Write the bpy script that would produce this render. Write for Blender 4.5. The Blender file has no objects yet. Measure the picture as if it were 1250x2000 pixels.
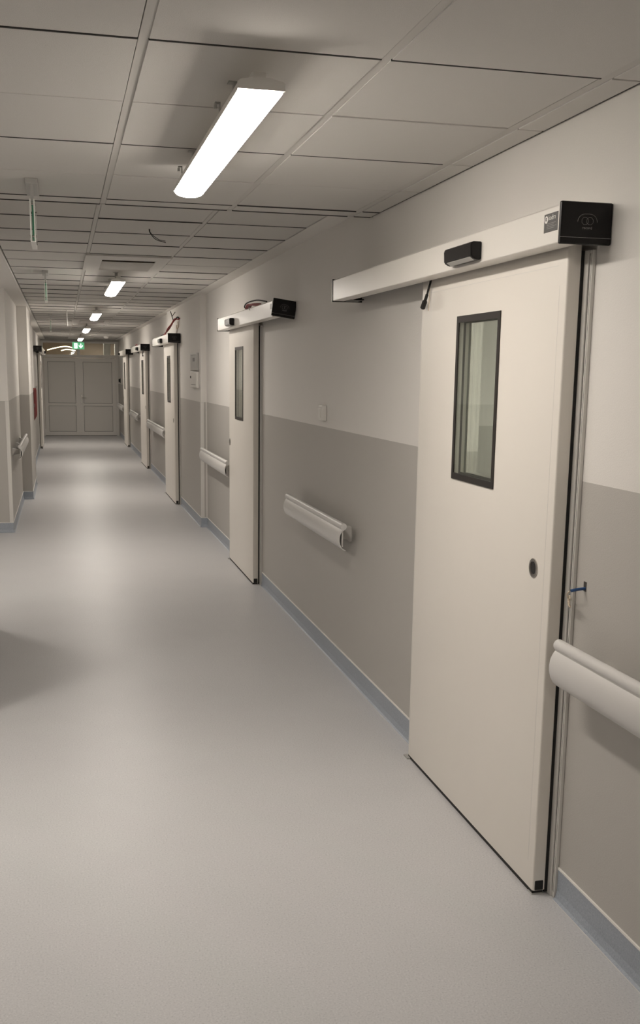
import bpy, bmesh, math, random
from mathutils import Vector, Matrix
random.seed(7)
scene = bpy.context.scene
C = scene.collection

# ------------------------------------------------------------------ camera
def make_camera():
    f, yaw, pitch, roll, ppx, ppy = 2060.35, .2376, .1912, .0140, 621.7, 1131.45
    cy, sy, cp, sp = math.cos(yaw), math.sin(yaw), math.cos(pitch), math.sin(pitch)
    fwd = Vector((sy*cp, cy*cp, -sp)); right = Vector((cy, -sy, 0)); up = right.cross(fwd)
    cr, sr = math.cos(roll), math.sin(roll)
    r2 = cr*right + sr*up; u2 = -sr*right + cr*up
    cd = bpy.data.cameras.new('camera'); co = bpy.data.objects.new('camera', cd); C.objects.link(co)
    cd.sensor_fit = 'VERTICAL'; cd.sensor_height = 24; cd.sensor_width = 15
    cd.lens = f/2000*24
    cd.shift_x = (625-ppx)/2000; cd.shift_y = (ppy-1000)/2000
    cd.clip_start = .05; cd.clip_end = 100
    m = Matrix((( r2.x, u2.x, -fwd.x, 0), (r2.y, u2.y, -fwd.y, 0), (r2.z, u2.z, -fwd.z, 1.67), (0, 0, 0, 1)))
    co.matrix_world = m
    scene.camera = co
make_camera()

# ------------------------------------------------------------------ world, exposure
w = bpy.data.worlds.new('world'); scene.world = w; w.use_nodes = True
w.node_tree.nodes['Background'].inputs[0].default_value = (.5, .5, .5, 1)
w.node_tree.nodes['Background'].inputs[1].default_value = .0
vs = scene.view_settings
vs.view_transform = 'Standard'; vs.look = 'None'; vs.gamma = 1; vs.use_curve_mapping = False
vs.exposure = 0.34
LAMP = 38.0          # emission of the corridor lamps
LOBBY = 42.0         # lamps of the lobby that opens to the left
ROOM = 36.0           # lamps in the two lit rooms
LAMP_COL = (1.0, .92, .83)

# ------------------------------------------------------------------ materials
MATS = {}
def mat(name, col, rough=.5, metal=0, noise=0, nscale=60, bump=0, bscale=300, spec=.5, coat=0):
    if name in MATS: return MATS[name]
    m = bpy.data.materials.new(name); m.use_nodes = True; MATS[name] = m
    nt = m.node_tree; b = nt.nodes['Principled BSDF']
    b.inputs['Base Color'].default_value = (*col, 1); b.inputs['Roughness'].default_value = rough
    b.inputs['Metallic'].default_value = metal; b.inputs['Specular IOR Level'].default_value = spec
    if coat: b.inputs['Coat Weight'].default_value = coat; b.inputs['Coat Roughness'].default_value = .1
    tc = nt.nodes.new('ShaderNodeTexCoord')
    n = nt.nodes.new('ShaderNodeTexNoise'); n.inputs['Scale'].default_value = nscale; n.inputs['Detail'].default_value = 4
    nt.links.new(tc.outputs['Object'], n.inputs['Vector'])
    mr = nt.nodes.new('ShaderNodeMapRange'); mr.inputs['To Min'].default_value = 1-noise; mr.inputs['To Max'].default_value = 1+noise
    nt.links.new(n.outputs['Fac'], mr.inputs['Value'])
    mx = nt.nodes.new('ShaderNodeMix'); mx.data_type = 'RGBA'; mx.blend_type = 'MULTIPLY'; mx.inputs['Factor'].default_value = 1
    mx.inputs['A'].default_value = (*col, 1)
    nt.links.new(mr.outputs['Result'], mx.inputs['B']); nt.links.new(mx.outputs['Result'], b.inputs['Base Color'])
    if bump:
        n2 = nt.nodes.new('ShaderNodeTexNoise'); n2.inputs['Scale'].default_value = bscale; n2.inputs['Detail'].default_value = 3
        nt.links.new(tc.outputs['Object'], n2.inputs['Vector'])
        bp = nt.nodes.new('ShaderNodeBump'); bp.inputs['Strength'].default_value = bump; bp.inputs['Distance'].default_value = .002
        nt.links.new(n2.outputs['Fac'], bp.inputs['Height']); nt.links.new(bp.outputs['Normal'], b.inputs['Normal'])
    return m

def emit(name, col, strength):
    m = bpy.data.materials.new(name); m.use_nodes = True; nt = m.node_tree
    b = nt.nodes['Principled BSDF']; b.inputs['Base Color'].default_value = (.8, .8, .8, 1)
    b.inputs['Emission Color'].default_value = (*col, 1); b.inputs['Emission Strength'].default_value = strength
    MATS[name] = m
    return m

def glass(name, tint, rough=.02):
    m = bpy.data.materials.new(name); m.use_nodes = True; nt = m.node_tree; nt.nodes.clear()
    o = nt.nodes.new('ShaderNodeOutputMaterial'); t = nt.nodes.new('ShaderNodeBsdfTransparent'); g = nt.nodes.new('ShaderNodeBsdfGlossy')
    t.inputs['Color'].default_value = (*tint, 1); g.inputs['Roughness'].default_value = rough
    g.inputs['Color'].default_value = (.95, .97, .95, 1)
    fr = nt.nodes.new('ShaderNodeFresnel'); ge = nt.nodes.new('ShaderNodeNewGeometry')
    ma = nt.nodes.new('ShaderNodeMath'); ma.operation = 'MULTIPLY_ADD'; ma.inputs[1].default_value = -(1.5-1/1.5); ma.inputs[2].default_value = 1.5
    nt.links.new(ge.outputs['Backfacing'], ma.inputs[0]); nt.links.new(ma.outputs[0], fr.inputs['IOR'])
    mx = nt.nodes.new('ShaderNodeMixShader')
    nt.links.new(fr.outputs[0], mx.inputs[0]); nt.links.new(t.outputs[0], mx.inputs[1]); nt.links.new(g.outputs[0], mx.inputs[2])
    nt.links.new(mx.outputs[0], o.inputs[0]); MATS[name] = m
    return m

PAINT_Z = 1.365
def wall_paint():
    m = mat('wall_paint', (1, 1, 1), .62, bump=.25, bscale=220)
    nt = m.node_tree; b = nt.nodes['Principled BSDF']; mx = [n for n in nt.nodes if n.type == 'MIX'][0]
    g = nt.nodes.new('ShaderNodeNewGeometry'); s = nt.nodes.new('ShaderNodeSeparateXYZ'); nt.links.new(g.outputs['Position'], s.inputs[0])
    gt = nt.nodes.new('ShaderNodeMath'); gt.operation = 'GREATER_THAN'; gt.inputs[1].default_value = PAINT_Z
    nt.links.new(s.outputs['Z'], gt.inputs[0])
    c = nt.nodes.new('ShaderNodeMix'); c.data_type = 'RGBA'
    c.inputs['A'].default_value = (.475, .455, .425, 1); c.inputs['B'].default_value = (.74, .715, .68, 1)
    nt.links.new(gt.outputs[0], c.inputs['Factor']); nt.links.new(c.outputs['Result'], mx.inputs['A'])
    rr = nt.nodes.new('ShaderNodeMapRange'); rr.inputs['To Min'].default_value = .5; rr.inputs['To Max'].default_value = .7
    nt.links.new(gt.outputs[0], rr.inputs['Value']); nt.links.new(rr.outputs['Result'], b.inputs['Roughness'])
    return m
WALL = wall_paint()

def vinyl(name, base, dark, light, rough):
    m = mat(name, base, rough, noise=.035, nscale=2.5)
    nt = m.node_tree; b = nt.nodes['Principled BSDF']; mx = [n for n in nt.nodes if n.type == 'MIX'][0]
    tc = [n for n in nt.nodes if n.type == 'TEX_COORD'][0]
    v = nt.nodes.new('ShaderNodeTexNoise'); v.inputs['Scale'].default_value = 170; v.inputs['Detail'].default_value = 3; v.inputs['Roughness'].default_value = .65
    nt.links.new(tc.outputs['Object'], v.inputs['Vector'])
    cr = nt.nodes.new('ShaderNodeValToRGB')
    cr.color_ramp.elements[0].position = .30; cr.color_ramp.elements[0].color = (*dark, 1)
    cr.color_ramp.elements[1].position = .70; cr.color_ramp.elements[1].color = (*light, 1)
    e = cr.color_ramp.elements.new(.46); e.color = (*base, 1)
    e = cr.color_ramp.elements.new(.56); e.color = (*base, 1)
    nt.links.new(v.outputs['Fac'], cr.inputs['Fac']); nt.links.new(cr.outputs['Color'], mx.inputs['A'])
    return m
FLOOR = vinyl('floor_vinyl', (.555, .55, .555), (.42, .42, .435), (.65, .645, .65), .40)
SKIRT = vinyl('skirting_vinyl', (.35, .385, .435), (.26, .29, .34), (.44, .47, .52), .45)

TILE = mat('ceiling_tile', (.635, .615, .585), .9, noise=.05, nscale=350, bump=.5, bscale=500)
BAR = mat('grid_bar_white', (.58, .56, .53), .6)
GAPSHADE = mat('grid_gap_shade', (.05, .047, .044), .8)  # near-black colour stands in for shade in the tile gaps
PLASTER = mat('ceiling_plaster', (.74, .715, .68), .7)
LEAF = mat('door_laminate', (.80, .76, .70), .38, noise=.01, nscale=8)
ALU = mat('cover_white_aluminium', (.78, .75, .70), .28)
FRAME = mat('frame_grey_metal', (.70, .68, .645), .4)
BLACK = mat('black_gloss_plastic', (.009, .008, .008), .25, spec=.25)
RUBBER = mat('black_rubber', (.012, .011, .01), .7)
WFRAME = mat('window_frame_brown_black', (.022, .018, .016), .4)
CHROME = mat('brushed_steel', (.55, .53, .50), .25, metal=1)
RAIL = mat('handrail_vinyl', (.66, .645, .625), .33, bump=.15, bscale=600)
RAILIN = mat('handrail_inner', (.55, .53, .50), .5)
WHITEP = mat('white_plastic', (.75, .73, .69), .35)
GREYP = mat('grey_plastic', (.42, .41, .39), .45)
BEAD = mat('skirting_bead', (.85, .83, .79), .4)
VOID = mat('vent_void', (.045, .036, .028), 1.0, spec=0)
SEAM = mat('weld_seam', (.62, .61, .60), .5)
PRINT = mat('print_white', (.8, .78, .74), .5)
PRINTG = mat('print_grey', (.22, .21, .2), .5)
STICK = mat('sticker_dark', (.045, .04, .036), .4)
RED = mat('red_cable', (.28, .012, .016), .45)
REDP = mat('red_lacquer', (.13, .006, .006), .6, spec=.1)
BLUE = mat('blue_plug', (.02, .07, .2), .4)
CREAM = mat('cream_wire', (.62, .52, .40), .5)
BROWN = mat('brown_panelling', (.24, .17, .11), .5, noise=.12, nscale=6)
PVC = mat('pvc_door_profile', (.80, .775, .735), .4)
PVCP = mat('pvc_door_panel', (.76, .735, .695), .45)
GREEN = emit('exit_green', (.0, .30, .10), .9)
SIGNW = emit('exit_white', (.85, 1, .9), 1.6)
GPRINT = mat('green_print', (.02, .26, .13), .4)
GLASS = glass('door_glass', (.945, .965, .945))
ACRYL = glass('acrylic', (.95, .98, .965))
DIFF = emit('lamp_diffuser', LAMP_COL, LAMP)
DIFFL = emit('lobby_diffuser', LAMP_COL, LOBBY)
DIFFR = emit('room_diffuser', (1, .95, .86), ROOM)
WARM = emit('warm_tube', (1, .80, .50), 3.0)

# ------------------------------------------------------------------ mesh helpers
def bx(bm, x0, x1, y0, y1, z0, z1, bev=0, seg=2):
    x0, x1 = sorted((x0, x1)); y0, y1 = sorted((y0, y1)); z0, z1 = sorted((z0, z1))
    v = [bm.verts.new((x, y, z)) for x in (x0, x1) for y in (y0, y1) for z in (z0, z1)]
    fs = [bm.faces.new([v[i] for i in q]) for q in ((0, 1, 3, 2), (4, 6, 7, 5), (0, 4, 5, 1), (2, 3, 7, 6), (0, 2, 6, 4), (1, 5, 7, 3))]
    if bev:
        es = list({e for f in fs for e in f.edges})
        bmesh.ops.bevel(bm, geom=es, offset=bev, segments=seg, affect='EDGES', profile=.5)
def box(*a, **k):
    bm = bmesh.new(); bx(bm, *a, **k); return bm
def prism(bm, pts, axis, a0, a1):
    """extrude a 2-D outline along an axis: 'Y' takes (x,z), 'X' takes (y,z), 'Z' takes (x,y)"""
    def P(p, t): return {'Y': (p[0], t, p[1]), 'X': (t, p[0], p[1]), 'Z': (p[0], p[1], t)}[axis]
    a = [bm.verts.new(P(p, a0)) for p in pts]; b = [bm.verts.new(P(p, a1)) for p in pts]
    n = len(pts)
    for i in range(n): bm.faces.new((a[i], a[(i+1) % n], b[(i+1) % n], b[i]))
    bm.faces.new(a); bm.faces.new(b)
def tube(bm, pts, r, n=8, cap=True, smooth=True):
    pts = [Vector(p) for p in pts]
    if smooth and len(pts) > 2:
        q = []
        for i in range(len(pts)-1):
            p0 = pts[max(i-1, 0)]; p1 = pts[i]; p2 = pts[i+1]; p3 = pts[min(i+2, len(pts)-1)]
            for k in range(5):
                t = k/5
                q.append(.5*((2*p1)+(p2-p0)*t+(2*p0-5*p1+4*p2-p3)*t*t+(3*p1-p0-3*p2+p3)*t**3))
        q.append(pts[-1]); pts = q
    rings = []; prev = None
    for i, p in enumerate(pts):
        d = (pts[min(i+1, len(pts)-1)]-pts[max(i-1, 0)]).normalized()
        u = prev if prev else (Vector((0, 0, 1)) if abs(d.z) < .9 else Vector((1, 0, 0)))
        u = (u-d*u.dot(d)).normalized(); prev = u; v = d.cross(u)
        rr = r(i/(len(pts)-1)) if callable(r) else r
        rings.append([bm.verts.new(p+rr*(math.cos(2*math.pi*k/n)*u+math.sin(2*math.pi*k/n)*v)) for k in range(n)])
    for a, b in zip(rings, rings[1:]):
        for k in range(n): bm.faces.new((a[k], a[(k+1) % n], b[(k+1) % n], b[k]))
    if cap: bm.faces.new(rings[0]); bm.faces.new(rings[-1])
def wloc(o):
    v = Vector((0, 0, 0))
    while o: v += o.location; o = o.parent
    return v
def obj(name, bm, m, parent=None, smooth=False, loc=None):
    bmesh.ops.recalc_face_normals(bm, faces=bm.faces[:])
    base = wloc(parent) + (Vector(loc) - wloc(parent) if loc is not None else Vector((0, 0, 0)))
    bmesh.ops.translate(bm, verts=bm.verts[:], vec=-base)
    me = bpy.data.meshes.new(name); bm.to_mesh(me); bm.free()
    if smooth:
        for p in me.polygons: p.use_smooth = True
        me.set_sharp_from_angle(angle=math.radians(38))
    o = bpy.data.objects.new(name, me); C.objects.link(o); o.parent = parent
    if loc is not None: o.location = Vector(loc) - wloc(parent)
    me.materials.append(m)
    return o
def tag(o, label, cat, group=None, kind=None):
    o['label'] = label; o['category'] = cat
    if group: o['group'] = group
    if kind: o['kind'] = kind
    return o
def thing(name, loc, label, cat, group=None, kind=None):
    o = bpy.data.objects.new(name, None); C.objects.link(o); o.location = loc; o.empty_display_size = .1
    return tag(o, label, cat, group, kind)
def struct(name, bm, m, label, cat):
    return tag(obj(name, bm, m), label, cat, kind='structure')
def text_part(txt, size, m, parent, mw, name='lettering'):
    cu = bpy.data.curves.new('t', 'FONT'); cu.body = txt; cu.size = size; cu.extrude = .0004; cu.align_x = 'CENTER'; cu.align_y = 'CENTER'; cu.resolution_u = 2
    t = bpy.data.objects.new('t', cu); C.objects.link(t)
    dg = bpy.context.evaluated_depsgraph_get(); me = bpy.data.meshes.new_from_object(t.evaluated_get(dg))
    bpy.data.objects.remove(t); me.transform(mw); me.transform(Matrix.Translation(-wloc(parent)))
    o = bpy.data.objects.new(name, me); C.objects.link(o); o.parent = parent; me.materials.clear(); me.materials.append(m)
    return o

# ------------------------------------------------------------------ dimensions (metres; x right, y down the corridor)
XR, XR2, XR3 = 1.5265, 1.462, 1.502     # right wall: near, proud stretch, far
YP0, YP1 = 11.55, 15.25                 # proud stretch
YE = 28.97                              # end doors
ZN, ZF = 2.441, 2.500                   # lower ceiling near, higher ceiling beyond the step
YS0, YS1 = 5.103, 5.268                 # strip at the step
SLAB = 2.62
# sliding doors: wall x, side (+1 right), leaf y0..y1, operator y0..y1, handle near?
DOORS = [
    (XR, 1, 2.955, 4.260, 2.845, 5.430, True),
    (XR, 1, 8.255, 9.490, 7.045, 9.600, False),
    (XR2, 1, 13.640, 15.000, 13.500, 15.870, True),
    (XR3, 1, 18.900, 20.280, 18.790, 21.430, True),
    (XR3, 1, 24.520, 25.820, 23.200, 25.950, False),
    (-.508, -1, 24.10, 25.90, 21.60, 26.60, True)]
OPEN_TOP = 1.98

# ------------------------------------------------------------------ floor, slab, walls
struct('floor', box(-4.2, 5.2, -3.2, 34, -.12, 0), FLOOR, 'blue-grey speckled vinyl floor of the long corridor', 'floor')
ceiling = struct('ceiling', box(-4.2, 5.2, -3.2, 34, SLAB, SLAB+.12), PLASTER, 'white tiled suspended ceiling over the corridor', 'ceiling')

def right_wall(x, y0, y1, doors):
    bm = bmesh.new(); T = .16; y = y0
    for d in doors:
        a, b = d[2]+.10, d[3]-.10
        bx(bm, x, XR+T, y, a, 0, SLAB); bx(bm, x, XR+T, a, b, OPEN_TOP, SLAB); y = b
    bx(bm, x, XR+T, y, y1, 0, SLAB)
    return bm
struct('wall_right', right_wall(XR, -3.0, YP0, DOORS[:2]), WALL, 'right corridor wall with the first two sliding doors, white above grey', 'wall')
struct('wall_right_proud', right_wall(XR2, YP0, YP1, DOORS[2:3]), WALL, 'slightly proud stretch of wall holding the white wall box', 'wall')
struct('wall_right_far', right_wall(XR3, YP1, YE+.1, DOORS[3:5]), WALL, 'right wall stretch leading up to the double door', 'wall')
struct('wall_left', box(-4.0, -.536, 11.43, 14.45, 0, SLAB), WALL, 'left corridor wall carrying a handrail, white above grey', 'wall')
struct('wall_left_column', box(-4.0, -.411, 14.45, 16.50, 0, SLAB), WALL, 'projecting column of the left wall with a dark grey dado', 'wall')
struct('wall_left_far', box(-4.0, -.508, 16.50, YE+.1, 0, SLAB), WALL, 'left wall stretch with the red fire cabinet', 'wall')
struct('wall_pier', box(-.95, -.536, 5.10, 7.16, 0, SLAB), WALL, 'free-standing pier between corridor and open lobby', 'wall')
struct('wall_lobby', box(-4.16, -4.0, -3.0, 11.5, 0, SLAB), WALL, 'far wall of the open lobby beside the corridor', 'wall')
struct('wall_back', box(-4.16, XR+.16, -3.16, -3.0, 0, SLAB), WALL, 'wall closing the corridor opposite the double door', 'wall')
bm = bmesh.new()
bx(bm, -4.0, XR+.16, YE+.02, YE+.12, 2.455, SLAB); bx(bm, -.62, -.50, YE-.02, YE+.12, 0, 2.47); bx(bm, 1.47, XR+.1, YE-.02, YE+.12, 0, 2.47)
struct('wall_end', bm, WALL, 'plaster surround of the double door at the corridor end', 'wall')

# rooms behind the doors (seen through the door windows)
def room(name, y0, y1, lit, label):
    bm = bmesh.new(); x0, x1 = XR+.16, 4.9
    bx(bm, x1, x1+.1, y0, y1, 0, SLAB); bx(bm, x0, x1, y0-.1, y0, 0, SLAB); bx(bm, x0, x1, y1, y1+.1, 0, SLAB)
    struct(name, bm, WALL, label, 'wall')
    if lit:
        t = thing('ceiling_light', (3.0, (y0+y1)/2, SLAB), 'square lit ceiling panel inside the room behind ' + lit, 'lamp')
        obj('housing', box(2.6, 3.4, (y0+y1)/2-.4, (y0+y1)/2+.4, SLAB-.03, SLAB), WHITEP, t)
        obj('diffuser', box(2.65, 3.35, (y0+y1)/2-.35, (y0+y1)/2+.35, SLAB-.04, SLAB-.03), DIFFR, t)
room('wall_room', .8, 6.4, 'the first sliding door', 'walls of the bright room behind the first sliding door')
room('wall_room', 7.0, 12.2, 'the second sliding door', 'walls of the bright room behind the second sliding door')
room('wall_room', 12.9, 17.4, None, 'walls of the dark room behind the third sliding door')
room('wall_room', 18.0, 28.0, None, 'walls of the dark room behind the far sliding doors')
bm = bmesh.new()
bx(bm, -1.6, 2.6, 32.4, 32.5, 0, SLAB); bx(bm, -1.7, -1.6, YE+.14, 32.5, 0, SLAB); bx(bm, 2.6, 2.7, YE+.14, 32.5, 0, SLAB)
struct('wall_beyond', bm, BROWN, 'brown panelled walls of the hall beyond the double door', 'wall')
bm = bmesh.new(); bx(bm, 1.16, 1.34, 30.2, 30.35, 0, SLAB); bx(bm, 1.46, 1.6, 30.3, 30.42, 0, SLAB)
struct('wall_pale', bm, PLASTER, 'pale wall edges behind the right transom pane', 'wall')

# baseboards: vinyl upstand with a pale bead on top
def skirt(name, runs, label):
    """runs: (x, side, y0, y1) along the corridor or ('f', y, x0, x1) facing the camera"""
    bm = bmesh.new(); bb = bmesh.new(); bw = bmesh.new(); h = .103
    for r in runs:
        if r[0] == 'f':
            _, y, x0, x1 = r
            bx(bm, x0, x1, y-.004, y, 0, h); prism(bm, [(y-.018, .0), (y-.018, .001), (y-.010, .006), (y-.004, .03), (y-.004, 0)], 'X', x0, x1)
            bx(bb, x0, x1, y-.006, y, h, h+.006)
        else:
            x, s, y0, y1 = r
            bx(bm, x-s*.004, x, y0, y1, 0, h)
            prism(bm, [(x-s*.018, 0), (x-s*.018, .001), (x-s*.010, .006), (x-s*.004, .03), (x-s*.004, 0)], 'Y', y0, y1)
            bx(bb, x-s*.006, x, y0, y1, h, h+.006)
            bx(bw, x-s*.0225, x-s*.018, y0, y1, 0, .0008)
    o = struct(name, bm, SKIRT, label, 'baseboard'); obj('top_bead', bb, BEAD, o); obj('weld_seam', bw, SEAM, o)
D = DOORS
skirt('baseboard_right', [(XR, 1, -3, D[0][2]-.04), (XR, 1, D[0][3]-.05, D[1][2]-.04), (XR, 1, D[1][3]-.05, YP0), ('f', YP0, XR2, XR),
      (XR2, 1, YP0, D[2][2]-.04), (XR2, 1, D[2][3]-.05, YP1), (XR3, 1, YP1, D[3][2]-.04), (XR3, 1, D[3][3]-.05, D[4][2]-.04), (XR3, 1, D[4][3]-.05, YE-.02)],
      'blue-grey vinyl skirting along the right wall')
skirt('baseboard_left', [('f', 11.43, -4, -.536), (-.536, -1, 11.43, 14.45), ('f', 14.45, -.536, -.411), (-.411, -1, 14.45, 16.5), (-.508, -1, 16.5, 24.06), (-.508, -1, 25.85, YE-.02)],
      'blue-grey vinyl skirting along the left wall')

skirt('baseboard_pier', [('f', 5.10, -.95, -.536), (-.536, -1, 5.10, 7.16), (-.95, 1, 5.10, 7.16)], 'blue-grey vinyl skirting round the pier')
# plastic corner guards below the paint line
bm = bmesh.new(); bx(bm, XR2-.003, XR2+.032, YP0-.003, YP0, .11, PAINT_Z-.002); bx(bm, XR2-.003, XR2, YP0, YP0+.032, .11, PAINT_Z-.002); bx(bm, XR-.012, XR, YP0-.006, YP0-.003, .11, PAINT_Z-.002)
struct('trim_8', bm, FRAME, 'grey corner guard on the wall step by the handrail', 'trim')
bm = bmesh.new(); bx(bm, -.57, -.533, 11.427, 11.43, .11, PAINT_Z-.002); bx(bm, -.536, -.533, 11.43, 11.465, .11, PAINT_Z-.002)
struct('trim_9', bm, FRAME, 'grey corner guard on the left wall end', 'trim')

# ------------------------------------------------------------------ suspended ceilings: tiles, bars and dark gap strips, each a child of the ceiling
PX, X0, TW, TL = .598, .226, .571, .590
def share(name, bm, m):
    bmesh.ops.recalc_face_normals(bm, faces=bm.faces[:]); me = bpy.data.meshes.new(name); bm.to_mesh(me); bm.free(); me.materials.append(m); return me
def place(name, me, loc, tilt=0):
    o = bpy.data.objects.new(name, me); C.objects.link(o); o.parent = ceiling; o.location = loc
    if tilt: o.rotation_euler = (random.uniform(-tilt, tilt), random.uniform(-tilt, tilt), 0)
    return o
tile_me = share('ceiling_tile', box(0, TW, 0, TL, 0, .018, bev=.0008, seg=1), TILE)
narrow_me = share('narrow_tile', box(0, XR-.012-1.430, 0, TL, 0, .018, bev=.0008, seg=1), TILE)
strip_me = share('strip_tile', box(0, TW, 0, YS1-YS0-.012, 0, .018, bev=.0015, seg=1), TILE)
gap_back_me = share('gap_shade', box(0, PX, 0, .024, 0, .006), GAPSHADE)
gap_strip_me = share('gap_shade', box(0, TW+.002, 0, .006, 0, .022), GAPSHADE)  # dark strips at the tile faces draw the shaded gap lines
rowsN = [2.704+.6*k for k in range(-6, 4)]      # front edge of each near row
colsN = range(-4, 2)
for y in rowsN:
    for k in colsN: place('ceiling_tile', tile_me, (X0+PX*k, y+.005, ZN+random.uniform(-.0012, .0012)), .0012)
    place('ceiling_tile', narrow_me, (1.430, y+.005, ZN), .0015)
for y, drop in list(zip(rowsN, [.0015, 0]*5)) + [(YS0, .0035)]:
    for k in colsN:
        place('grid_strip', gap_back_me, (X0+PX*k-.013, y-.011, ZN+.019))
        if drop: place('grid_strip', gap_strip_me, (X0+PX*k-.001, y-.003, ZN-drop))
for k in colsN: place('grid_strip', gap_strip_me, (X0+PX*k-.001, YS1-.007, ZN-.0035))
obj('grid_strip', box(1.430, XR-.012, YS0-.003, YS0+.003, ZN-.003, ZN+.018), GAPSHADE, ceiling)
obj('grid_strip', box(1.430, XR-.012, YS1-.007, YS1-.001, ZN-.003, ZN+.018), GAPSHADE, ceiling)
for k in colsN: place('ceiling_tile', strip_me, (X0+PX*k, YS0+.004, ZN))
bm = box(1.430, XR-.012, YS0+.004, YS1-.008, ZN, ZN+.018); obj('ceiling_tile', bm, TILE, ceiling)
for k in range(-4, 3):
    x = X0+PX*k-PX+TW+.003; x1 = X0+PX*k
    if k == 2: x, x1 = X0+PX+TW+.004, 1.4285
    obj('grid_strip', box(x, x1, rowsN[0], YS1-.002, ZN+.003, ZN+.012), BAR, ceiling)
    obj('gap_backing', box(x-.006, x1+.004, rowsN[0], YS1-.002, ZN+.0185, ZN+.022), GAPSHADE, ceiling)  # dark backing puts shade into the gap beside each bar
bm = bmesh.new(); bx(bm, -4, XR, YS1, YS1+.004, ZN-.001, SLAB)          # riser of the step
struct('trim_1', bm, BAR, 'edge trim where the lower ceiling steps up', 'trim')
bm = bmesh.new(); bx(bm, XR-.003, XR, -3, YS1, ZN+.004, ZN+.03); bx(bm, XR-.022, XR, -3, YS1, ZN+.021, ZN+.024)
struct('trim_2', bm, GAPSHADE, 'wall angle trim under the lower ceiling', 'trim')  # coloured near-black as the shade in the gap along the wall
struct('trim_3', box(-4, X0-4*PX-.03, -3, YS1, ZN, SLAB), PLASTER, 'plain plaster ceiling band over the lobby', 'trim')
struct('trim_4', box(X0-4*PX-.03, XR, -3, rowsN[0]-.012, ZN, SLAB), PLASTER, 'plain plaster ceiling band at the corridor start', 'trim')

rowsF = [6.18+.6*k for k in range(-1, 38)]
ACS = [(7.98, 9.17), (17.58, 18.77), (27.0, 28.19)]
bars_y = []
for y in rowsF:
    yc = y+.3
    for k in (-1, 0, 1):
        if k == 0 and any(a-.05 < yc < b for a, b in ACS): continue
        if y+TL > YE: continue
        place('ceiling_tile', tile_me, (X0+PX*k, y+.005, ZF+random.uniform(-.0015, .0015)), .0015)
    for k in (-1, 0, 1):
        if k == 0 and any(a+.05 < y < b-.05 for a, b in ACS): continue
        if y < YE: place('grid_strip', gap_strip_me, (X0+PX*k-.001, y-.003, ZF-random.choice((.0025, .003, .004, .0048))))
for x in (X0-.026, X0+PX-.026):
    obj('grid_strip', box(x+.002, x+.024, YS1+.01, YE, ZF+.003, ZF+.012), BAR, ceiling)
    obj('gap_backing', box(x-.004, x+.028, YS1+.01, YE, ZF+.0205, ZF+.024), GAPSHADE, ceiling)
XL, XRR = X0-PX-.010, X0+PX+TW+.007
struct('trim_5', box(XRR, XR+.01, YS1+.006, YE, ZF-.002, SLAB), PLASTER, 'plaster ceiling margin along the right wall', 'trim')
struct('trim_6', box(-.72, XL, YS1+.006, YE, ZF-.012, SLAB), PLASTER, 'plaster ceiling margin along the left wall', 'trim')
struct('trim_7', box(-4, -.72, YS1+.006, 11.43, ZF-.012, SLAB), PLASTER, 'plain plaster ceiling of the lobby beyond the pier', 'trim')

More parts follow.
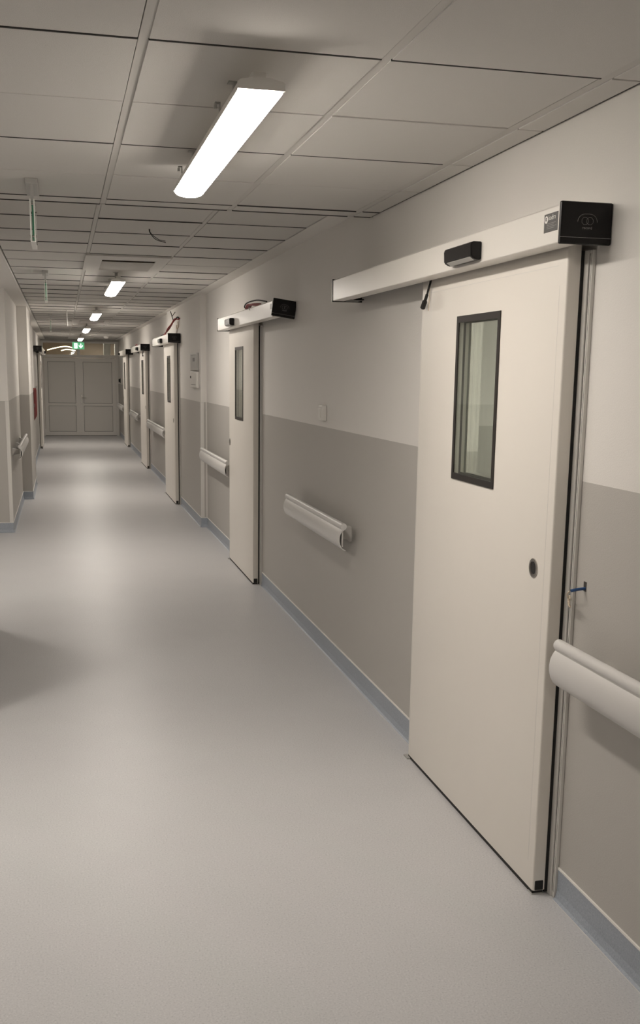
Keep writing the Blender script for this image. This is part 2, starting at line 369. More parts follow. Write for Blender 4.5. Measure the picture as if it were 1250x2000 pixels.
# ------------------------------------------------------------------ sliding doors
def sliding_door(i, spec, label):
    xw, s, y0, y1, o0, o1, near = spec
    t = thing('door_%d' % i, (xw-s*.05, (y0+y1)/2, 0), label, 'door', kind='structure')
    X = lambda d: xw-s*d
    B = lambda bm, d0, d1, a, b, c, e, **k: bx(bm, X(d0), X(d1), a, b, c, e, **k)
    D0, D1, zt, zb = .0275, .0715, 2.062, .014
    # window position
    wa, wb = (y0+.475, y0+.885)
    if y1-y0 > 1.5: wa, wb = y0+.6, y0+1.1
    z0, z1 = 1.287, 1.893
    r = .012
    bm = bmesh.new()
    ys = [y0, wa+r, wb-r, y1]; zs = [zb, z0+r, z1-r, zt]
    # leaf with a real window hole: four boxes round it, long edges rounded
    bm2 = bmesh.new(); B(bm2, D0, D1, y0, y1, zb, zt)
    es = [e for e in bm2.edges if abs(e.verts[0].co.z-e.verts[1].co.z) > 1]
    bmesh.ops.bevel(bm2, geom=es, offset=.006, segments=3, affect='EDGES', profile=.5)
    def cut(bmx, co, no):
        g = bmx.verts[:]+bmx.edges[:]+bmx.faces[:]; bmesh.ops.bisect_plane(bmx, geom=g, plane_co=co, plane_no=no, dist=1e-6)
    for yy in (ys[1], ys[2]): cut(bm2, (0, yy, 0), (0, 1, 0))
    for zz in (zs[1], zs[2]): cut(bm2, (0, 0, zz), (0, 0, 1))
    dele = [f for f in bm2.faces if ys[1] < f.calc_center_median().y < ys[2] and zs[1] < f.calc_center_median().z < zs[2] and abs(f.normal.x) > .9]
    bmesh.ops.delete(bm2, geom=dele, context='FACES')
    def quad(a, b): bm2.faces.new([bm2.verts.new(p) for p in (a, b, (X(D1), b[1], b[2]), (X(D1), a[1], a[2]))])
    q = [(X(D0), ys[1], zs[1]), (X(D0), ys[2], zs[1]), (X(D0), ys[2], zs[2]), (X(D0), ys[1], zs[2])]
    for k in range(4): quad(q[k], q[(k+1) % 4])
    obj('leaf_panel', bm2, LEAF, t, smooth=True)
    # black window rim, front and back
    bm = bmesh.new()
    for d0, d1 in ((D1-.001, D1+.004), (D0-.004, D0+.001)):
        fr = [((wa, z0), (wb, z0), .022), ((wa, z1-.022), (wb, z1-.022), .022)]
        B(bm, d0, d1, wa, wb, z0, z0+.024); B(bm, d0, d1, wa, wb, z1-.024, z1)
        B(bm, d0, d1, wa, wa+.020, z0+.024, z1-.024); B(bm, d0, d1, wb-.020, wb, z0+.024, z1-.024)
    wf = obj('window_frame', bm, WFRAME, t)
    for d in (D1-.003, D0+.001):
        obj('pane', box(X(d), X(d+.003), wa+.013, wb-.013, z0+.013, z1-.013), GLASS, wf)
    bm = bmesh.new()
    for dd in (.048,):
        B(bm, dd, dd+.0035, wb-.026, wb-.0125, z0+.0125, z1-.0125); B(bm, dd, dd+.0035, wa+.0125, wa+.022, z0+.0125, z1-.0125)
        B(bm, dd, dd+.0035, wa+.022, wb-.026, z0+.0125, z0+.026); B(bm, dd, dd+.0035, wa+.022, wb-.026, z1-.026, z1-.0125)
    obj('pane_spacer', bm, RUBBER, wf)
    # seams of the edging on the face
    bm = bmesh.new()
    e = .044
    B(bm, D1, D1+.0004, y0+e, y0+e+.0014, .10, zt-.12); B(bm, D1, D1+.0004, y0+.06, y1-.02, zt-.062, zt-.0605)
    B(bm, D1, D1+.0004, y0+.075, y0+.20, .052, .0535); B(bm, D1, D1+.0004, y1-.016, y1-.0148, .06, zt-.09)
    obj('panel_seam', bm, FRAME, t)
    # recessed round pull
    hy = y0+.120 if near else y1-.05; hz = 1.072; n = 28
    bm = bmesh.new(); prof = [(.031, .000), (.031, .0030), (.027, .0042), (.0225, .0035), (.0205, -.006), (.0195, -.016)]
    rings = [[bm.verts.new((X(D1+dz), hy+rr*math.cos(2*math.pi*k/n), hz+rr*math.sin(2*math.pi*k/n))) for k in range(n)] for rr, dz in prof]
    for a, b in zip(rings, rings[1:]):
        for k in range(n): bm.faces.new((a[k], a[(k+1) % n], b[(k+1) % n], b[k]))
    ph = obj('pull_handle', bm, CHROME, t, smooth=True)
    bm = bmesh.new(); a = [bm.verts.new((X(D1+.0012), hy+.0205*math.cos(2*math.pi*k/n), hz+.0205*math.sin(2*math.pi*k/n))) for k in range(n)]
    b = [bm.verts.new((X(D1+.0002), p.co.y, p.co.z)) for p in a]
    bm.faces.new(a); bm.faces.new(b)
    for k in range(n): bm.faces.new((a[k], a[(k+1) % n], b[(k+1) % n], b[k]))
    obj('recess', bm, RUBBER, ph)
    # black seal between leaf and frame, guide slot and floor brush
    bm = bmesh.new(); B(bm, .013, D0-.0005, y0+.004, y0+.02, .004, 2.04); B(bm, .013, D0-.0005, y1-.02, y1-.004, .004, 2.04)
    obj('seal', bm, RUBBER, t)
    bm = bmesh.new(); B(bm, .033, .066, y0-.001, y0+.05, .013, .050, bev=.004); B(bm, .034, .0710, y0+.004, y1-.004, .001, .0135)
    obj('guide_slot', bm, RUBBER, t)
    bm = bmesh.new(); B(bm, .030, .085, y1-.03, y1+.02, .0, .006); B(bm, .046, .052, y1-.03, y1+.02, .006, .012); B(bm, .036, .074, y0+.0, y0+.03, .0, .004)
    obj('floor_guide', bm, GREYP, t)
    # frame posts on the wall
    for a, b in ((y0-.036, y0+.012), (y1-.012, y1+.036)):
        bm = bmesh.new(); B(bm, .0, .012, a, b, 0, 2.04, bev=.002)
        mid = a+.016 if a < y0 else b-.016
        B(bm, .0, .017, mid+.0, (b if a < y0 else a), 0, 2.04, bev=.002)
        fp = obj('frame_post', bm, FRAME, t)
        bm = bmesh.new(); yy = a+.013 if a < y0 else b-.013
        B(bm, .012, .0124, yy, yy+.002, 0.02, 2.03); B(bm, .012, .0124, a+.004, a+.005, 0.02, 2.03)
        obj('groove', bm, RUBBER, fp)
    return t

def octagon(cx, cz, r, y, rot=0):
    return [(cx+r*math.cos(math.pi/8+k*math.pi/4), y, cz+r*math.sin(math.pi/8+k*math.pi/4)) for k in range(9)]

def operator(i, spec, label, stick=True, tilt=0, sensor=None):
    xw, s, y0, y1, o0, o1, near = spec
    t = thing('door_operator', (xw-s*.08, (o0+o1)/2, 2.045), label, 'door opener', 'sliding door openers above the doors')
    X = lambda d: xw-s*d
    zb, zt = 2.045, 2.152
    pr = [(.002, zt), (.146, zt), (.158, zt-.008), (.158, zb+.002), (.156, zb), (.088, zb), (.088, zb+.004), (.154, zb+.004), (.154, zt-.010), (.144, zt-.004), (.002, zt-.004)]
    bm = bmesh.new(); prism(bm, [(X(d), z) for d, z in pr], 'Y', o0+.004, o1-.006)
    obj('cover', bm, ALU, t)
    bm = bmesh.new(); bx(bm, X(.003), X(.02), o0+.01, o1-.01, 2.066, zt-.006); bx(bm, X(.02), X(.11), o0+.02, o1-.02, 2.085, 2.135)
    obj('track', bm, RUBBER, t)
    # black end caps
    for a, b, nearcap in ((o0-.010, o0+.004, True), (o1-.006, o1+.002, False)):
        bm = bmesh.new()
        if nearcap: bx(bm, X(.001), X(.1595), a, b, zb-.004, zt+.004, bev=.004)
        else:
            bx(bm, X(.001), X(.161), a, b, zb-.004, zt+.001); bx(bm, X(.03), X(.10), a-.14, a, zb-.002, zb+.004)
        cap = obj('end_cap', bm, BLACK, t)
        if nearcap:
            cy = a-.0006; cx = X(.078); cz = 2.104
            bm = bmesh.new()
            for off in (-.0075, .0075): tube(bm, octagon(cx+off, cz, .0105, cy), .0006, 5, False, False)
            obj('logo_ring', bm, PRINTG, cap)
            bm = bmesh.new()
            arc = [(cx+.030*math.copysign(abs(math.cos(u))**.7, math.cos(u)), cy, cz-.004+.023*math.sin(u)) for u in [math.pi*(.02+.96*k/20) for k in range(21)]]
            tube(bm, arc, .0006, 5, True, False); obj('logo_arc', bm, PRINTG, cap)
            text_part('record', .011, PRINTG, cap, Matrix.Translation((cx, cy+.0003, 2.0855)) @ Matrix.Rotation(math.pi/2, 4, 'X'))
            bm = bmesh.new(); bx(bm, X(.002), X(.159), a-.0006, a, zb+.014, zb+.0148); obj('joint_line', bm, GREYP, cap)
            if tilt:
                piv = Vector((X(.08), a, 2.098))-wloc(t)
                rot = Matrix.Translation(piv) @ Matrix.Rotation(tilt, 4, 'Y') @ Matrix.Translation(-piv)
                cap.data.transform(rot)
                for ch in cap.children: ch.data.transform(rot)
    # motion sensor on the cover
    sa, sb = sensor
    bm = bmesh.new()
    prism(bm, [(X(.158), 2.112), (X(.190), 2.112), (X(.197), 2.104), (X(.195), 2.064), (X(.178), 2.054), (X(.158), 2.054)], 'Y', sa, sb)
    bmesh.ops.bevel(bm, geom=[e for e in bm.edges], offset=.003, segments=2, affect='EDGES')
    sn = obj('sensor', bm, BLACK, t)
    bm = bmesh.new()
    prism(bm, [(X(.1935), 2.0635), (X(.1805), 2.0545), (X(.1800), 2.0525), (X(.1945), 2.0620)], 'Y', sa+.012, sb-.03)
    obj('lens', bm, GREYP, sn)
    if stick:
        a, b = o0+.010, o0+.098
        st = obj('name_plate', box(X(.158), X(.1586), a, b, 2.080, 2.131), STICK, t)
        R = Matrix.Rotation(-math.pi/2, 4, 'Z') @ Matrix.Rotation(math.pi/2, 4, 'X')
        text_part('kadra', .0205, PRINT, st, Matrix.Translation((X(.1592), a+.036, 2.1185)) @ R)
        n = 24; bm = bmesh.new(); cy, cz = a+.0735, 2.1155
        bm.faces.new([bm.verts.new((X(.1591), cy+.0105*math.cos(2*math.pi*k/n), cz+.0105*math.sin(2*math.pi*k/n))) for k in range(n)])
        obj('logo_disc', bm, PRINT, st)
        text_part('K', .014, STICK, st, Matrix.Translation((X(.1597), cy, cz)) @ R, 'logo_letter')
        bm = bmesh.new()
        for k, (l, h) in enumerate(((.058, 2.103), (.044, 2.0985), (.062, 2.094), (.05, 2.0895))):
            bx(bm, X(.1586), X(.1588), a+.07-l, a+.07, h, h+.0014)
        obj('small_print', bm, PRINTG, st)
    elif stick is None:
        obj('name_plate', box(X(.158), X(.1586), o0+.012, o0+.08, 2.095, 2.130), GREYP, t)
    return t

labels = ['cream sliding door with window and steel pull beside the blue wall plug',
          'cream sliding door under the opener with the tilted black end cap',
          'cream sliding door next to the white wall box, red cables above it',
          'cream sliding door between the red-cable door and the last one on that wall',
          'cream sliding door closest to the double door, last handrail just beyond it',
          'cream sliding door across from the others, beside the red fire cabinet']
for i, sp in enumerate(DOORS): sliding_door(i+1, sp, labels[i])
olabels = ['long white door opener with black logo end cap and dark name sticker',
           'white door opener with tilted black end cap and red wire loop',
           'white door opener under the red cable bundle, black end cap',
           'white door opener with small black end cap above the next to last door',
           'white door opener with black end cap just before the double door',
           'white door opener with black end cap above the door by the fire cabinet']
opar = [(True, 0, (3.415, 3.675)), (None, .14, (8.66, 8.93)), (False, 0, (14.25, 14.55)), (False, 0, (19.35, 19.62)), (False, 0, (25.45, 25.75)), (False, 0, (24.6, 24.9))]
for i, sp in enumerate(DOORS): operator(i, sp, olabels[i], *opar[i][:2], sensor=opar[i][2])

# ------------------------------------------------------------------ ceiling lamps
def lamp_profile(kind, n=10):
    if kind == 'body':
        return [(-.056, .012), (-.056, .028), (-.050, .033), (-.020, .040), (.020, .040), (.050, .033), (.056, .028), (.056, .012)]
    return [(-.054, .012)] + [(-.054*math.cos(math.pi*k/n), .012-.021*math.sin(math.pi*k/n)) for k in range(1, n)] + [(.054, .012)]
def ceiling_light(x, y0, zc, L, label, group, dm=DIFF, rot=False):
    zb = zc-.116
    t = thing('ceiling_light', (x, y0+L/2, zc), label, 'lamp', group)
    bm = bmesh.new(); prism(bm, [(x+a, zb+b) for a, b in lamp_profile('body')], 'Y', y0+.004, y0+L-.004); obj('housing', bm, WHITEP, t, smooth=True)
    bm = bmesh.new(); prism(bm, [(x+a, zb+b) for a, b in lamp_profile('d')], 'Y', y0+.008, y0+L-.008); obj('diffuser', bm, dm, t, smooth=True)
    for a, b in ((y0, y0+.008), (y0+L-.008, y0+L)):
        bm = bmesh.new(); prism(bm, [(x+p*1.03, zb+q) for p, q in lamp_profile('body')], 'Y', a, b); obj('end_cap', bm, WHITEP, t)
    for yy in (y0+.36, y0+L-.22):
        bm = bmesh.new()
        bx(bm, x-.050, x+.050, yy-.010, yy+.010, zb+.040, zb+.043)
        for sgn in (-1, 1):
            bx(bm, x+sgn*.048, x+sgn*.050, yy-.010, yy+.010, zb+.043, zb+.062); bx(bm, x+sgn*.048, x+sgn*.062, yy-.010, yy+.010, zb+.060, zb+.062)
            bx(bm, x+sgn*.056, x+sgn*.064, yy-.006, yy+.006, zb+.046, zb+.056)
        bx(bm, x-.012, x+.012, yy-.010, yy+.010, zb+.043, zc-.003); bx(bm, x-.026, x+.020, yy-.016, yy+.016, zc-.003, zc)
        obj('bracket', bm, GREYP, t)
    bm = bmesh.new(); bx(bm, x-.018, x+.018, y0+.03, y0+.09, zb+.039, zb+.060, bev=.003); obj('cable_gland', bm, WHITEP, t)
    return t
G = 'linear lamps along the corridor ceiling'
ceiling_light(.487, 2.655, ZN, 1.51, 'long lit linear lamp under the lower ceiling, in front of the step', G)
ceiling_light(.480, 8.95+.10, ZF, 1.51, 'lit linear lamp directly behind the largest ceiling air vent', G)
ceiling_light(.470, 14.05, ZF, 1.51, 'lit linear lamp in front of the second ceiling air vent', G)
ceiling_light(.462, 19.05, ZF, 1.51, 'lit linear lamp behind the second ceiling air vent', G)
ceiling_light(.455, 24.5, ZF, 1.51, 'lit linear lamp just in front of the green exit sign', G)
ceiling_light(.480, -2.2, ZN, 1.51, 'lit linear lamp at the corridor start, before the first door', G)
GL = 'lamps of the lobby beside the corridor'
def lobby_light(x, y, zc, label):
    t = thing('ceiling_light', (x, y, zc), label, 'lamp', GL)
    bm = bmesh.new(); bx(bm, x-.23, x+.23, y-.23, y+.23, zc-.02, zc)
    for q in ((-.23, .23, -.23, -.2), (-.23, .23, .2, .23), (-.23, -.2, -.2, .2), (.2, .23, -.2, .2)): bx(bm, x+q[0], x+q[1], y+q[2], y+q[3], zc-.045, zc-.02)
    obj('housing', bm, WHITEP, t); obj('diffuser', box(x-.198, x+.198, y-.198, y+.198, zc-.030, zc-.022), DIFFL, t)
lobby_light(-1.3, 4.25, ZN, 'square lit panel on the lower ceiling of the lobby')
lobby_light(-1.3, 8.2, ZF-.012, 'square lit panel in the lobby close to the handrail wall end')

# ------------------------------------------------------------------ air-conditioning panels
def air_con(y0, y1, label):
    x0, x1 = .196, .806; z = ZF
    t = thing('air_vent', ((x0+x1)/2, (y0+y1)/2, z), label, 'air conditioner', 'air vents in the corridor ceiling')
    sa, sb = y0+.27, y0+.43
    bm = bmesh.new()
    bx(bm, x0, x1, y0, sa, z-.016, z+.02); bx(bm, x0, .322, sa, y1, z-.016, z+.02); bx(bm, .716, x1, sa, y1, z-.016, z+.02); bx(bm, .322, .716, y1-.14, y1, z-.016, z+.02)
    obj('panel', bm, TILE, t)
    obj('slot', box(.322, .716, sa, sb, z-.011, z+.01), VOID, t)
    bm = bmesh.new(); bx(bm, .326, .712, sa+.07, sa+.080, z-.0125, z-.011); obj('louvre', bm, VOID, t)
    g = obj('grille', box(.322, .716, sb, y1-.14, z-.008, z+.012), TILE, t)
    n = 14
    for k in range(n):
        yy = sb+.01+(y1-.16-sb)*k/(n-1)
        obj('slat', box(.322, .716, yy, yy+.014, z-.013, z-.008), TILE, g)
air_con(*ACS[0], 'largest white ceiling air vent with dark slot, behind the step')
air_con(*ACS[1], 'white ceiling air vent between the third and fourth lamps')
air_con(*ACS[2], 'white ceiling air vent right above the double door')

# ------------------------------------------------------------------ handrails
def rail(xw, s, y0, y1, label, caps=(False, False)):
    t = thing('handrail', (xw-s*.08, (y0+y1)/2, .745), label, 'handrail', 'wall handrails along the corridor')
    X = lambda d: xw-s*d
    def arcp(c, r, a0, a1, n): return [(c[0]+r*math.cos(a0+(a1-a0)*k/n), c[1]+r*math.sin(a0+(a1-a0)*k/n)) for k in range(n+1)]
    R = math.radians
    out = arcp((.083, .876), .0175, R(215), R(-50), 16) + [(.0935, .858), (.100, .850), (.1075, .834), (.111, .815), (.110, .795), (.1045, .775), (.095, .758), (.082, .747), (.070, .744)]
    inn = [(.070, .748), (.080, .751), (.091, .761), (.100, .777), (.104, .795), (.1045, .813), (.101, .831), (.094, .845), (.086, .853), (.078, .857)]
    bm = bmesh.new(); prism(bm, [(X(d), z) for d, z in out+inn], 'Y', y0, y1)
    obj('bumper_profile', bm, RAIL, t, smooth=True)
    n = max(2, int((y1-y0)/1.1)+1)
    for k in range(n):
        yy = y0+.17+(y1-y0-.34)*k/(n-1)
        bm = bmesh.new()
        prism(bm, [(X(0), .852), (X(.012), .852), (X(.030), .842), (X(.094), .838), (X(.1005), .815), (X(.100), .795), (X(.03), .786), (X(.012), .772), (X(0), .772)], 'Y', yy-.03, yy+.03)
        obj('bracket', bm, RAILIN, t)
    obj('core', box(X(.084), X(.092), y0+.004, y1-.004, .765, .85), RAILIN, t)
    for cflag, a, b in ((caps[0], y0-.004, y0), (caps[1], y1, y1+.004)):
        if not cflag: continue
        bm = bmesh.new(); cp = out+[(.055, .744), (.055, .86)]
        prism(bm, [(X(d), z) for d, z in cp], 'Y', a, b); obj('end_cap', bm, RAIL, t)
rail(XR, 1, .2, 2.845, 'grey wall handrail ending at the door beside the blue wall plug', (False, True))
rail(XR, 1, 5.40, 6.86, 'short handrail with open end, between the first two sliding doors', (False, True))
rail(XR, 1, 9.53, 11.36, 'handrail running from the second door to the wall step', (False, True))
rail(XR3, 1, 15.42, 18.35, 'handrail between the third and fourth sliding doors', (False, True))
rail(XR3, 1, 20.95, 23.1, 'handrail between the fourth and fifth sliding doors', (False, True))
rail(XR3, 1, 25.98, 28.2, 'handrail between the last door and the double door', (False, True))
rail(-.536, -1, 11.72, 13.95, 'handrail on the stepped wall across from the sliding doors', (False, False))

# ------------------------------------------------------------------ double door at the end
def end_door():
    t = thing('door_7', (.47, YE, 0), 'grey panelled double door with glazed transom closing the corridor', 'door', kind='structure')
    xa, xb, xm = -.50, 1.47, .462
    y0, y1 = YE-.03, YE+.05
    bm = bmesh.new()
    for a, b in ((xa, xa+.06), (xb-.06, xb)): bx(bm, a, b, y0, y1, 0, 2.455)
    bx(bm, xa+.06, xb-.06, y0, y1, 2.03, 2.105); bx(bm, xa+.06, xb-.06, y0, y1, 2.405, 2.455); bx(bm, xm-.035, xm+.035, y0, y1, 2.105, 2.405)
    obj('frame', bm, PVC, t)
    for a, b in ((xa+.06, xm-.035), (xm+.035, xb-.06)): obj('transom_pane', box(a, b, YE+.01, YE+.016, 2.105, 2.405), GLASS, t)
    for k, (a, b) in enumerate(((xa+.066, xm-.006), (xm+.006, xb-.066))):
        bm = bmesh.new(); st = .095; yy0, yy1 = YE-.045, YE+.02
        bx(bm, a, a+st, yy0, yy1, .012, 2.022, bev=.004); bx(bm, b-st, b, yy0, yy1, .012, 2.022, bev=.004)
        for z0, z1 in ((.012, .115), (.785, .855), (1.925, 2.022)): bx(bm, a+st, b-st, yy0+.002, yy1, z0, z1)
        lf = obj('door_leaf', bm, PVC, t)
        for z0, z1 in ((.115, .785), (.855, 1.925)):
            obj('panel', box(a+st+.006, b-st-.006, YE-.022, YE-.006, z0+.006, z1-.006), PVCP, lf)
            bm = bmesh.new()
            for q in ((a+st, a+st+.006, z0, z1), (b-st-.006, b-st, z0, z1), (a+st, b-st, z0, z0+.006), (a+st, b-st, z1-.006, z1)):
                bx(bm, q[0], q[1], YE-.034, YE-.02, q[2], q[3])
            obj('gasket', bm, RUBBER, lf)
        if k == 1:
            bm = bmesh.new(); bx(bm, a+.032, a+.062, YE-.052, YE-.045, .86, 1.08, bev=.003)
            tube(bm, [(a+.047, YE-.05, 1.0), (a+.047, YE-.095, 1.0), (a+.06, YE-.1, 1.0), (a+.165, YE-.1, .995)], .009, 8)
            obj('lever_handle', bm, CHROME, lf)
            bm = bmesh.new(); bx(bm, b-.45, b-.25, YE-.085, YE-.045, 1.955, 2.005, bev=.004); bx(bm, b-.28, b-.02, YE-.075, YE-.06, 2.012, 2.024)
            obj('door_closer', bm, PVC, lf)
    obj('meeting_strip', box(xm-.028, xm+.012, YE-.058, YE-.046, .012, 2.022), PVC, t)
    obj('threshold', box(xa+.06, xb-.06, YE-.04, YE+.02, 0, .008), RUBBER, t)
end_door()
t = thing('ceiling_light', (1.0, 30.9, SLAB), 'added lit panel brightening the brown hall beyond the double door', 'lamp')
obj('housing', box(.7, 1.3, 30.6, 31.2, SLAB-.04, SLAB), WHITEP, t); obj('diffuser', box(.73, 1.27, 30.63, 31.17, SLAB-.045, SLAB-.04), DIFFR, t)  # lamp added to brighten the walls behind the transom
def curve_lamp(pts, label):
    bm = bmesh.new(); tube(bm, pts, .014, 8); tag(obj('light_tube', bm, WARM, smooth=True), label, 'lamp', 'curved tubes behind the transom')
curve_lamp([(-.36, 31.4, 2.26), (-.1, 31.4, 2.33), (.16, 31.5, 2.37), (.36, 31.5, 2.33)], 'long curved glowing tube behind the transom pane')
curve_lamp([(.02, 31.0, 2.24), (.18, 31.0, 2.28), (.38, 31.0, 2.255)], 'short curved glowing tube low behind the transom pane')
# exit sign
t = thing('exit_sign', (.452, 28.35, ZF), 'green and white lit exit sign with running figure and down arrow', 'sign')
sx0, sx1, sz0, sz1, sy = .305, .60, 2.238, 2.412, 28.40
obj('case', box(sx0-.006, sx1+.006, sy, sy+.03, sz0-.008, sz1+.006), WHITEP, t)
f = obj('face', box(sx0, sx1, sy-.003, sy, sz0, sz1), GREEN, t)
bm = bmesh.new()
bx(bm, sx0+.045, sx0+.125, sy-.005, sy-.003, sz0+.022, sz1-.022); obj('pictogram_door', bm, SIGNW, f)
bm = bmesh.new(); cx, cz = sx0+.088, (sz0+sz1)/2
n = 12; bm.faces.new([bm.verts.new((cx+.012+.010*math.cos(2*math.pi*k/n), sy-.0065, cz+.045+.010*math.sin(2*math.pi*k/n))) for k in range(n)])
def stroke(bm, p, q, r, y):
    d = Vector((q[0]-p[0], q[1]-p[1])).normalized(); m = Vector((-d.y, d.x))*r
    bm.faces.new([bm.verts.new((v[0], y, v[1])) for v in ((p[0]+m.x, p[1]+m.y), (q[0]+m.x, q[1]+m.y), (q[0]-m.x, q[1]-m.y), (p[0]-m.x, p[1]-m.y))])
for p, q in (((0, .032), (-.006, -.008)), ((-.004, .026), (-.028, .012)), ((.002, .026), (.026, .010)), ((-.006, -.006), (-.02, -.034)), ((-.02, -.034), (-.042, -.034)), ((-.004, -.008), (.018, -.026)), ((.018, -.026), (.012, -.054))):
    stroke(bm, (cx+p[0], cz+p[1]), (cx+q[0], cz+q[1]), .0055, sy-.0062)
obj('pictogram_figure', bm, GREEN, f)
bm = bmesh.new(); ax = sx1-.085
bx(bm, ax-.010, ax+.010, sy-.005, sy-.003, cz-.03, cz+.055)
prism(bm, [(ax, cz-.062), (ax+.05, cz-.004), (ax+.05, cz+.020), (ax, cz-.034), (ax-.05, cz+.020), (ax-.05, cz-.004)], 'Y', sy-.006, sy-.003)
obj('pictogram_arrow', bm, SIGNW, f)
bm = bmesh.new(); bx(bm, sx0+.06, sx0+.075, sy+.008, sy+.022, sz1, ZF); bx(bm, sx1-.075, sx1-.06, sy+.008, sy+.022, sz1, ZF); obj('hanger', bm, FRAME, t)

# ------------------------------------------------------------------ edge-on acrylic signs
def hang_sign(x, y, zc, label):
    t = thing('hanging_sign', (x, y+.15, zc), label, 'sign', 'acrylic signs hung edge-on from the ceiling')
    obj('mounting_plate', box(x-.026, x+.026, y, y+.33, zc-.022, zc, bev=.003), GREYP, t)
    bm = bmesh.new(); prism(bm, [(y+.02, zc-.022), (y+.10, zc-.022), (y+.07, zc-.085), (y+.04, zc-.085)], 'X', x-.006, x+.006); obj('stem', bm, GREYP, t)
    z0, z1 = zc-.245, zc-.078
    for dx in (-.0095, .0065): obj('acrylic_sheet', box(x+dx, x+dx+.003, y+.02, y+.31, z0, z1), ACRYL, t)
    p = obj('print_sheet', box(x-.0015, x+.0015, y+.03, y+.30, z0+.012, z1-.02), GPRINT, t)
    bm = bmesh.new()
    for yy in (y+.022, y+.305):
        for dx in (-.0105, .0055): bx(bm, x+dx, x+dx+.005, yy, yy+.0035, z0, z1)
    bx(bm, x-.0105, x+.0105, y+.02, y+.31, z0-.003, z0)
    obj('edge_highlight', bm, BEAD, t)  # pale strips in place of highlights on the sheet edges
    for yy in (y+.035, y+.29):
        for zz in (z0+.02, z1-.02):
            bm = bmesh.new(); tube(bm, [(x-.013, yy, zz), (x+.013, yy, zz)], .006, 8, True, False); obj('stud', bm, CHROME, t)
hang_sign(-.094, 4.665, ZN, 'clear and green hanging sign under the lower ceiling, seen edge-on')
hang_sign(-.104, 9.42, ZF, 'clear hanging sign seen edge-on beside the second lamp')
hang_sign(-.128, 16.46, ZF, 'clear hanging sign seen edge-on, closest to the double door')
bm = bmesh.new(); tube(bm, [(.10, 15.14, ZF), (.101, 15.14, 2.40), (.106, 15.14, 2.28)], .005, 6)
tag(obj('ceiling_wire', bm, GREYP), 'thin single wire hanging straight down from the ceiling', 'wire')
bm = bmesh.new()
tube(bm, [(.53, 6.55, ZF+.004), (.535, 6.545, ZF-.02), (.57, 6.56, ZF-.055), (.63, 6.57, ZF-.07)], .0022, 5)
tube(bm, [(.535, 6.55, ZF+.004), (.54, 6.55, ZF-.022), (.59, 6.60, ZF-.05), (.635, 6.66, ZF-.05)], .0022, 5)
tag(obj('loose_wire', bm, RUBBER), 'dark loose wires poking out of a ceiling tile', 'wire')
bm = bmesh.new(); n = 20
for r0, z0, r1, z1 in ((.0, 2.452, .035, 2.458), (.035, 2.458, .055, 2.475), (.055, 2.475, .06, 2.50)):
    a = [bm.verts.new((1.07+r0*math.cos(2*math.pi*k/n), 26.2+r0*math.sin(2*math.pi*k/n), z0)) for k in range(n)]
    b = [bm.verts.new((1.07+r1*math.cos(2*math.pi*k/n), 26.2+r1*math.sin(2*math.pi*k/n), z1)) for k in range(n)]
    for k in range(n):
        bm.faces.new((a[k], a[(k+1) % n], b[(k+1) % n], b[k]))
bmesh.ops.remove_doubles(bm, verts=bm.verts[:], dist=1e-5)
tag(obj('smoke_detector', bm, BEAD, smooth=True), 'small white round detector on the ceiling near the double door', 'smoke detector')

# ------------------------------------------------------------------ small wall items
t = thing('light_switch', (XR, 6.19, 1.44), 'small white surface light switch on the wall above the grey paint', 'light switch')
obj('back_box', box(XR-.032, XR, 6.145, 6.235, 1.402, 1.494, bev=.006), WHITEP, t)
obj('rocker', box(XR-.038, XR-.031, 6.160, 6.220, 1.418, 1.478, bev=.003), WHITEP, t)
t = thing('wall_box', (XR2, 11.97, 1.5), 'white two-part wall box beside the wall step', 'wall box')
obj('upper_cover', box(XR2-.026, XR2, 11.69, 12.27, 1.700, 1.892, bev=.006), GREYP, t)
obj('lower_cover', box(XR2-.030, XR2, 11.69, 12.27, 1.512, 1.690, bev=.006), WHITEP, t)
bm = bmesh.new(); bx(bm, XR2-.0275, XR2-.0255, 11.74, 12.2, 1.865, 1.870); bx(bm, XR2-.0275, XR2-.0255, 11.88, 12.05, 1.80, 1.84); bx(bm, XR2-.0315, XR2-.0295, 11.78, 12.18, 1.545, 1.550)
obj('marking', bm, STICK, t)
obj('latch', box(XR2-.036, XR2-.029, 12.19, 12.23, 1.615, 1.640, bev=.002), RUBBER, t)
t = thing('wall_keypad', (XR3, 28.5, 1.45), 'small black keypad on the wall beside the double door', 'keypad')
obj('back_plate', box(XR3-.016, XR3, 28.36, 28.60, 1.40, 1.515, bev=.004), BLACK, t)
obj('reader', box(XR3-.045, XR3-.015, 28.40, 28.56, 1.42, 1.50, bev=.006), BLACK, t)
t = thing('fire_cabinet', (-.49, 18.9, .87), 'red fire hose cabinet on the wall before the far sliding door', 'fire cabinet')
obj('box', box(-.506, -.446, 17.95, 19.9, .872, 1.372, bev=.006), REDP, t)
obj('door', box(-.446, -.440, 17.99, 19.86, .90, 1.345, bev=.002), REDP, t)
obj('latch', box(-.440, -.432, 18.05, 18.1, 1.09, 1.15), CHROME, t)
t = thing('wall_plug', (XR, 2.861, 1.044), 'blue wall plug with cream wire wound round its tip', 'wall plug')
bm = bmesh.new(); tube(bm, [(XR+.001, 2.861, 1.045), (XR-.022, 2.863, 1.043), (XR-.044, 2.868, 1.038)], .0048, 10); obj('sleeve', bm, BLUE, t, smooth=True)
obj('drill_hole', box(XR-.0006, XR, 2.853, 2.871, 1.036, 1.066), STICK, t)
bm = bmesh.new()
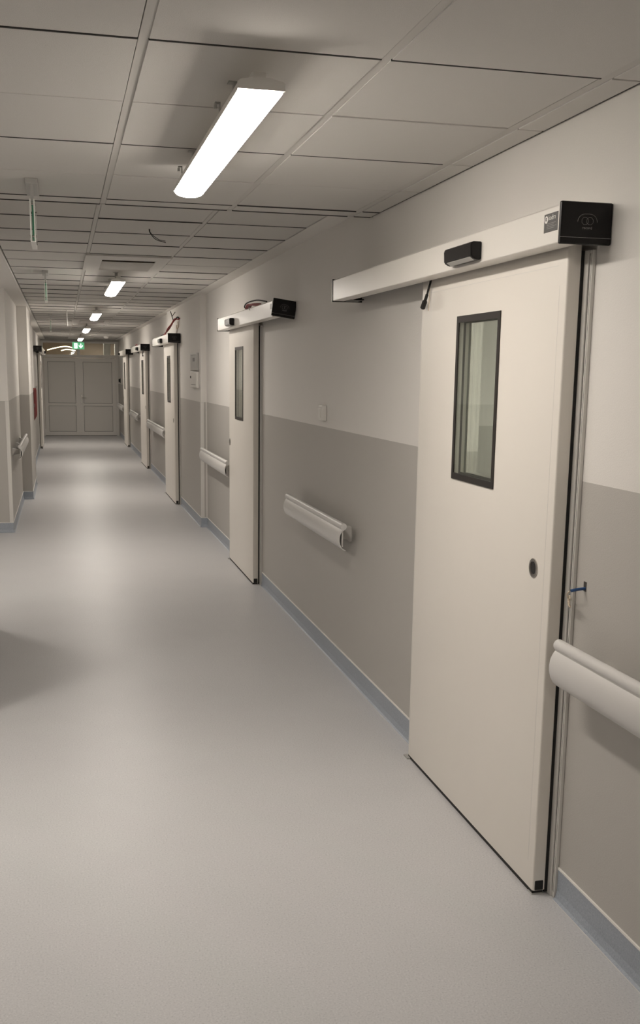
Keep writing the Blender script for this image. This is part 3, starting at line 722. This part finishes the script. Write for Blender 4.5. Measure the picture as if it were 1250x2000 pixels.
hp = [(XR-.046, 2.869, 1.037), (XR-.052, 2.874, 1.028), (XR-.045, 2.884, 1.014), (XR-.028, 2.902, 1.004), (XR-.022, 2.915, 1.012), (XR-.019, 2.93, 1.006), (XR-.024, 2.918, .996), (XR-.034, 2.90, .998), (XR-.030, 2.893, .985), (XR-.024, 2.905, .978), (XR-.026, 2.915, .99), (XR-.03, 2.90, 1.008), (XR-.036, 2.888, .988)]
tube(bm, hp, .0023, 6); obj('wire', bm, CREAM, t)

# loose cables on the doors and openers
t = thing('loose_cable', (1.44, 4.14, 2.05), 'black cable with plug hanging in front of the sliding door', 'cable')
bm = bmesh.new(); tube(bm, [(1.4465, 4.135, 2.066), (1.4465, 4.140, 2.04), (1.440, 4.142, 2.015), (1.437, 4.150, 1.990)], .0045, 8); obj('cord', bm, RUBBER, t, smooth=True)
bm = bmesh.new(); tube(bm, [(1.437, 4.150, 1.992), (1.436, 4.172, 1.966), (1.436, 4.195, 1.944)], lambda u: .0065+.004*(u > .45), 8); obj('plug', bm, RUBBER, t, smooth=True)
bm = bmesh.new(); tube(bm, [(1.447, 4.146, 2.05), (1.446, 4.146, 1.98), (1.446, 4.150, 1.93)], .0018, 6); obj('thin_wire', bm, CREAM, t)
zt = 2.152
t = thing('red_cable', (1.42, 7.9, zt), 'red and black wire loop lying on the opener with the tilted cap', 'cable')
bm = bmesh.new(); tube(bm, [(1.40, 8.20, zt+.008), (1.385, 8.25, zt+.022), (1.38, 8.10, zt+.044), (1.40, 7.80, zt+.046), (1.42, 7.52, zt+.020)], .005, 8); obj('dark_cord', bm, RUBBER, t, smooth=True)
bm = bmesh.new()
for k in range(4):
    o = .012*k
    tube(bm, [(1.385+o*.3, 8.20-o*4, zt+.008), (1.38+o*.4, 8.10-o*3, zt+.030-o*.3), (1.385, 7.98-o*2, zt+.024), (1.39+o, 7.80, zt+.010+o*.3), (1.41, 7.68+o, zt+.007)], .0055, 8)
obj('red_strand', bm, RED, t, smooth=True)
bm = bmesh.new(); tube(bm, [(1.385, 7.95, zt+.014), (1.360, 7.90, zt+.0), (1.355, 7.84, zt-.02)], .004, 6); obj('grey_strand', bm, GREYP, t)
xo = XR2-.158
t = thing('red_cable', (xo+.07, 14.0, zt), 'bundle of red cables standing up from an opener to the wall', 'cable')
bm = bmesh.new()
for k in range(5):
    o = (k-2)*.008
    tube(bm, [(xo+.02, 14.15+o*6, zt+.006), (xo+.05+o, 13.95+o*3, zt+.07), (xo+.085+o, 13.78, zt+.14+o), (xo+.115+o, 13.66+o, zt+.185), (xo+.14, 13.58-o, zt+.175), (XR2+.002, 13.55+o*2, zt+.19)], .006, 7)
obj('red_strand', bm, RED, t, smooth=True)
bm = bmesh.new()
tube(bm, [(xo+.10, 13.74, zt+.15), (xo+.085, 13.80, zt+.22), (xo+.07, 13.84, zt+.285)], .005, 6); tube(bm, [(xo+.085, 13.80, zt+.22), (xo+.115, 13.72, zt+.27)], .004, 6, True, False)
tube(bm, [(xo+.01, 14.55, zt+.006), (xo+.03, 14.3, zt+.02), (xo+.045, 14.1, zt+.05)], .006, 6)
tube(bm, [(xo+.115, 13.68, zt+.18), (xo+.135, 13.60, zt+.205), (xo+.150, 13.56, zt+.18)], .009, 8)
obj('dark_strand', bm, RUBBER, t, smooth=True)
bm = bmesh.new(); tube(bm, [(xo+.135, 13.62, zt+.15), (xo+.14, 13.60, zt+.09), (xo+.125, 13.62, zt+.06), (xo+.13, 13.66, zt+.11)], .006, 6); obj('pale_strand', bm, CREAM, t, smooth=True)
xo = XR3-.158
t = thing('red_cable', (xo+.05, 20.6, zt), 'short red cable end lying on the opener above the next to last door', 'cable')
bm = bmesh.new(); tube(bm, [(xo+.03, 20.0, zt+.008), (xo+.04, 20.4, zt+.03), (xo+.05, 20.9, zt+.008)], .008, 7); obj('red_strand', bm, RED, t, smooth=True)
t = thing('loose_cable', (XR3-.08, 19.2, 2.04), 'short black cable loop hanging below the next to last opener', 'cable')
bm = bmesh.new(); tube(bm, [(XR3-.080, 19.3, 2.066), (XR3-.080, 19.31, 2.03), (XR3-.086, 19.36, 1.985), (XR3-.086, 19.30, 1.955), (XR3-.088, 19.18, 1.965)], .0065, 8); obj('cord', bm, RUBBER, t, smooth=True)
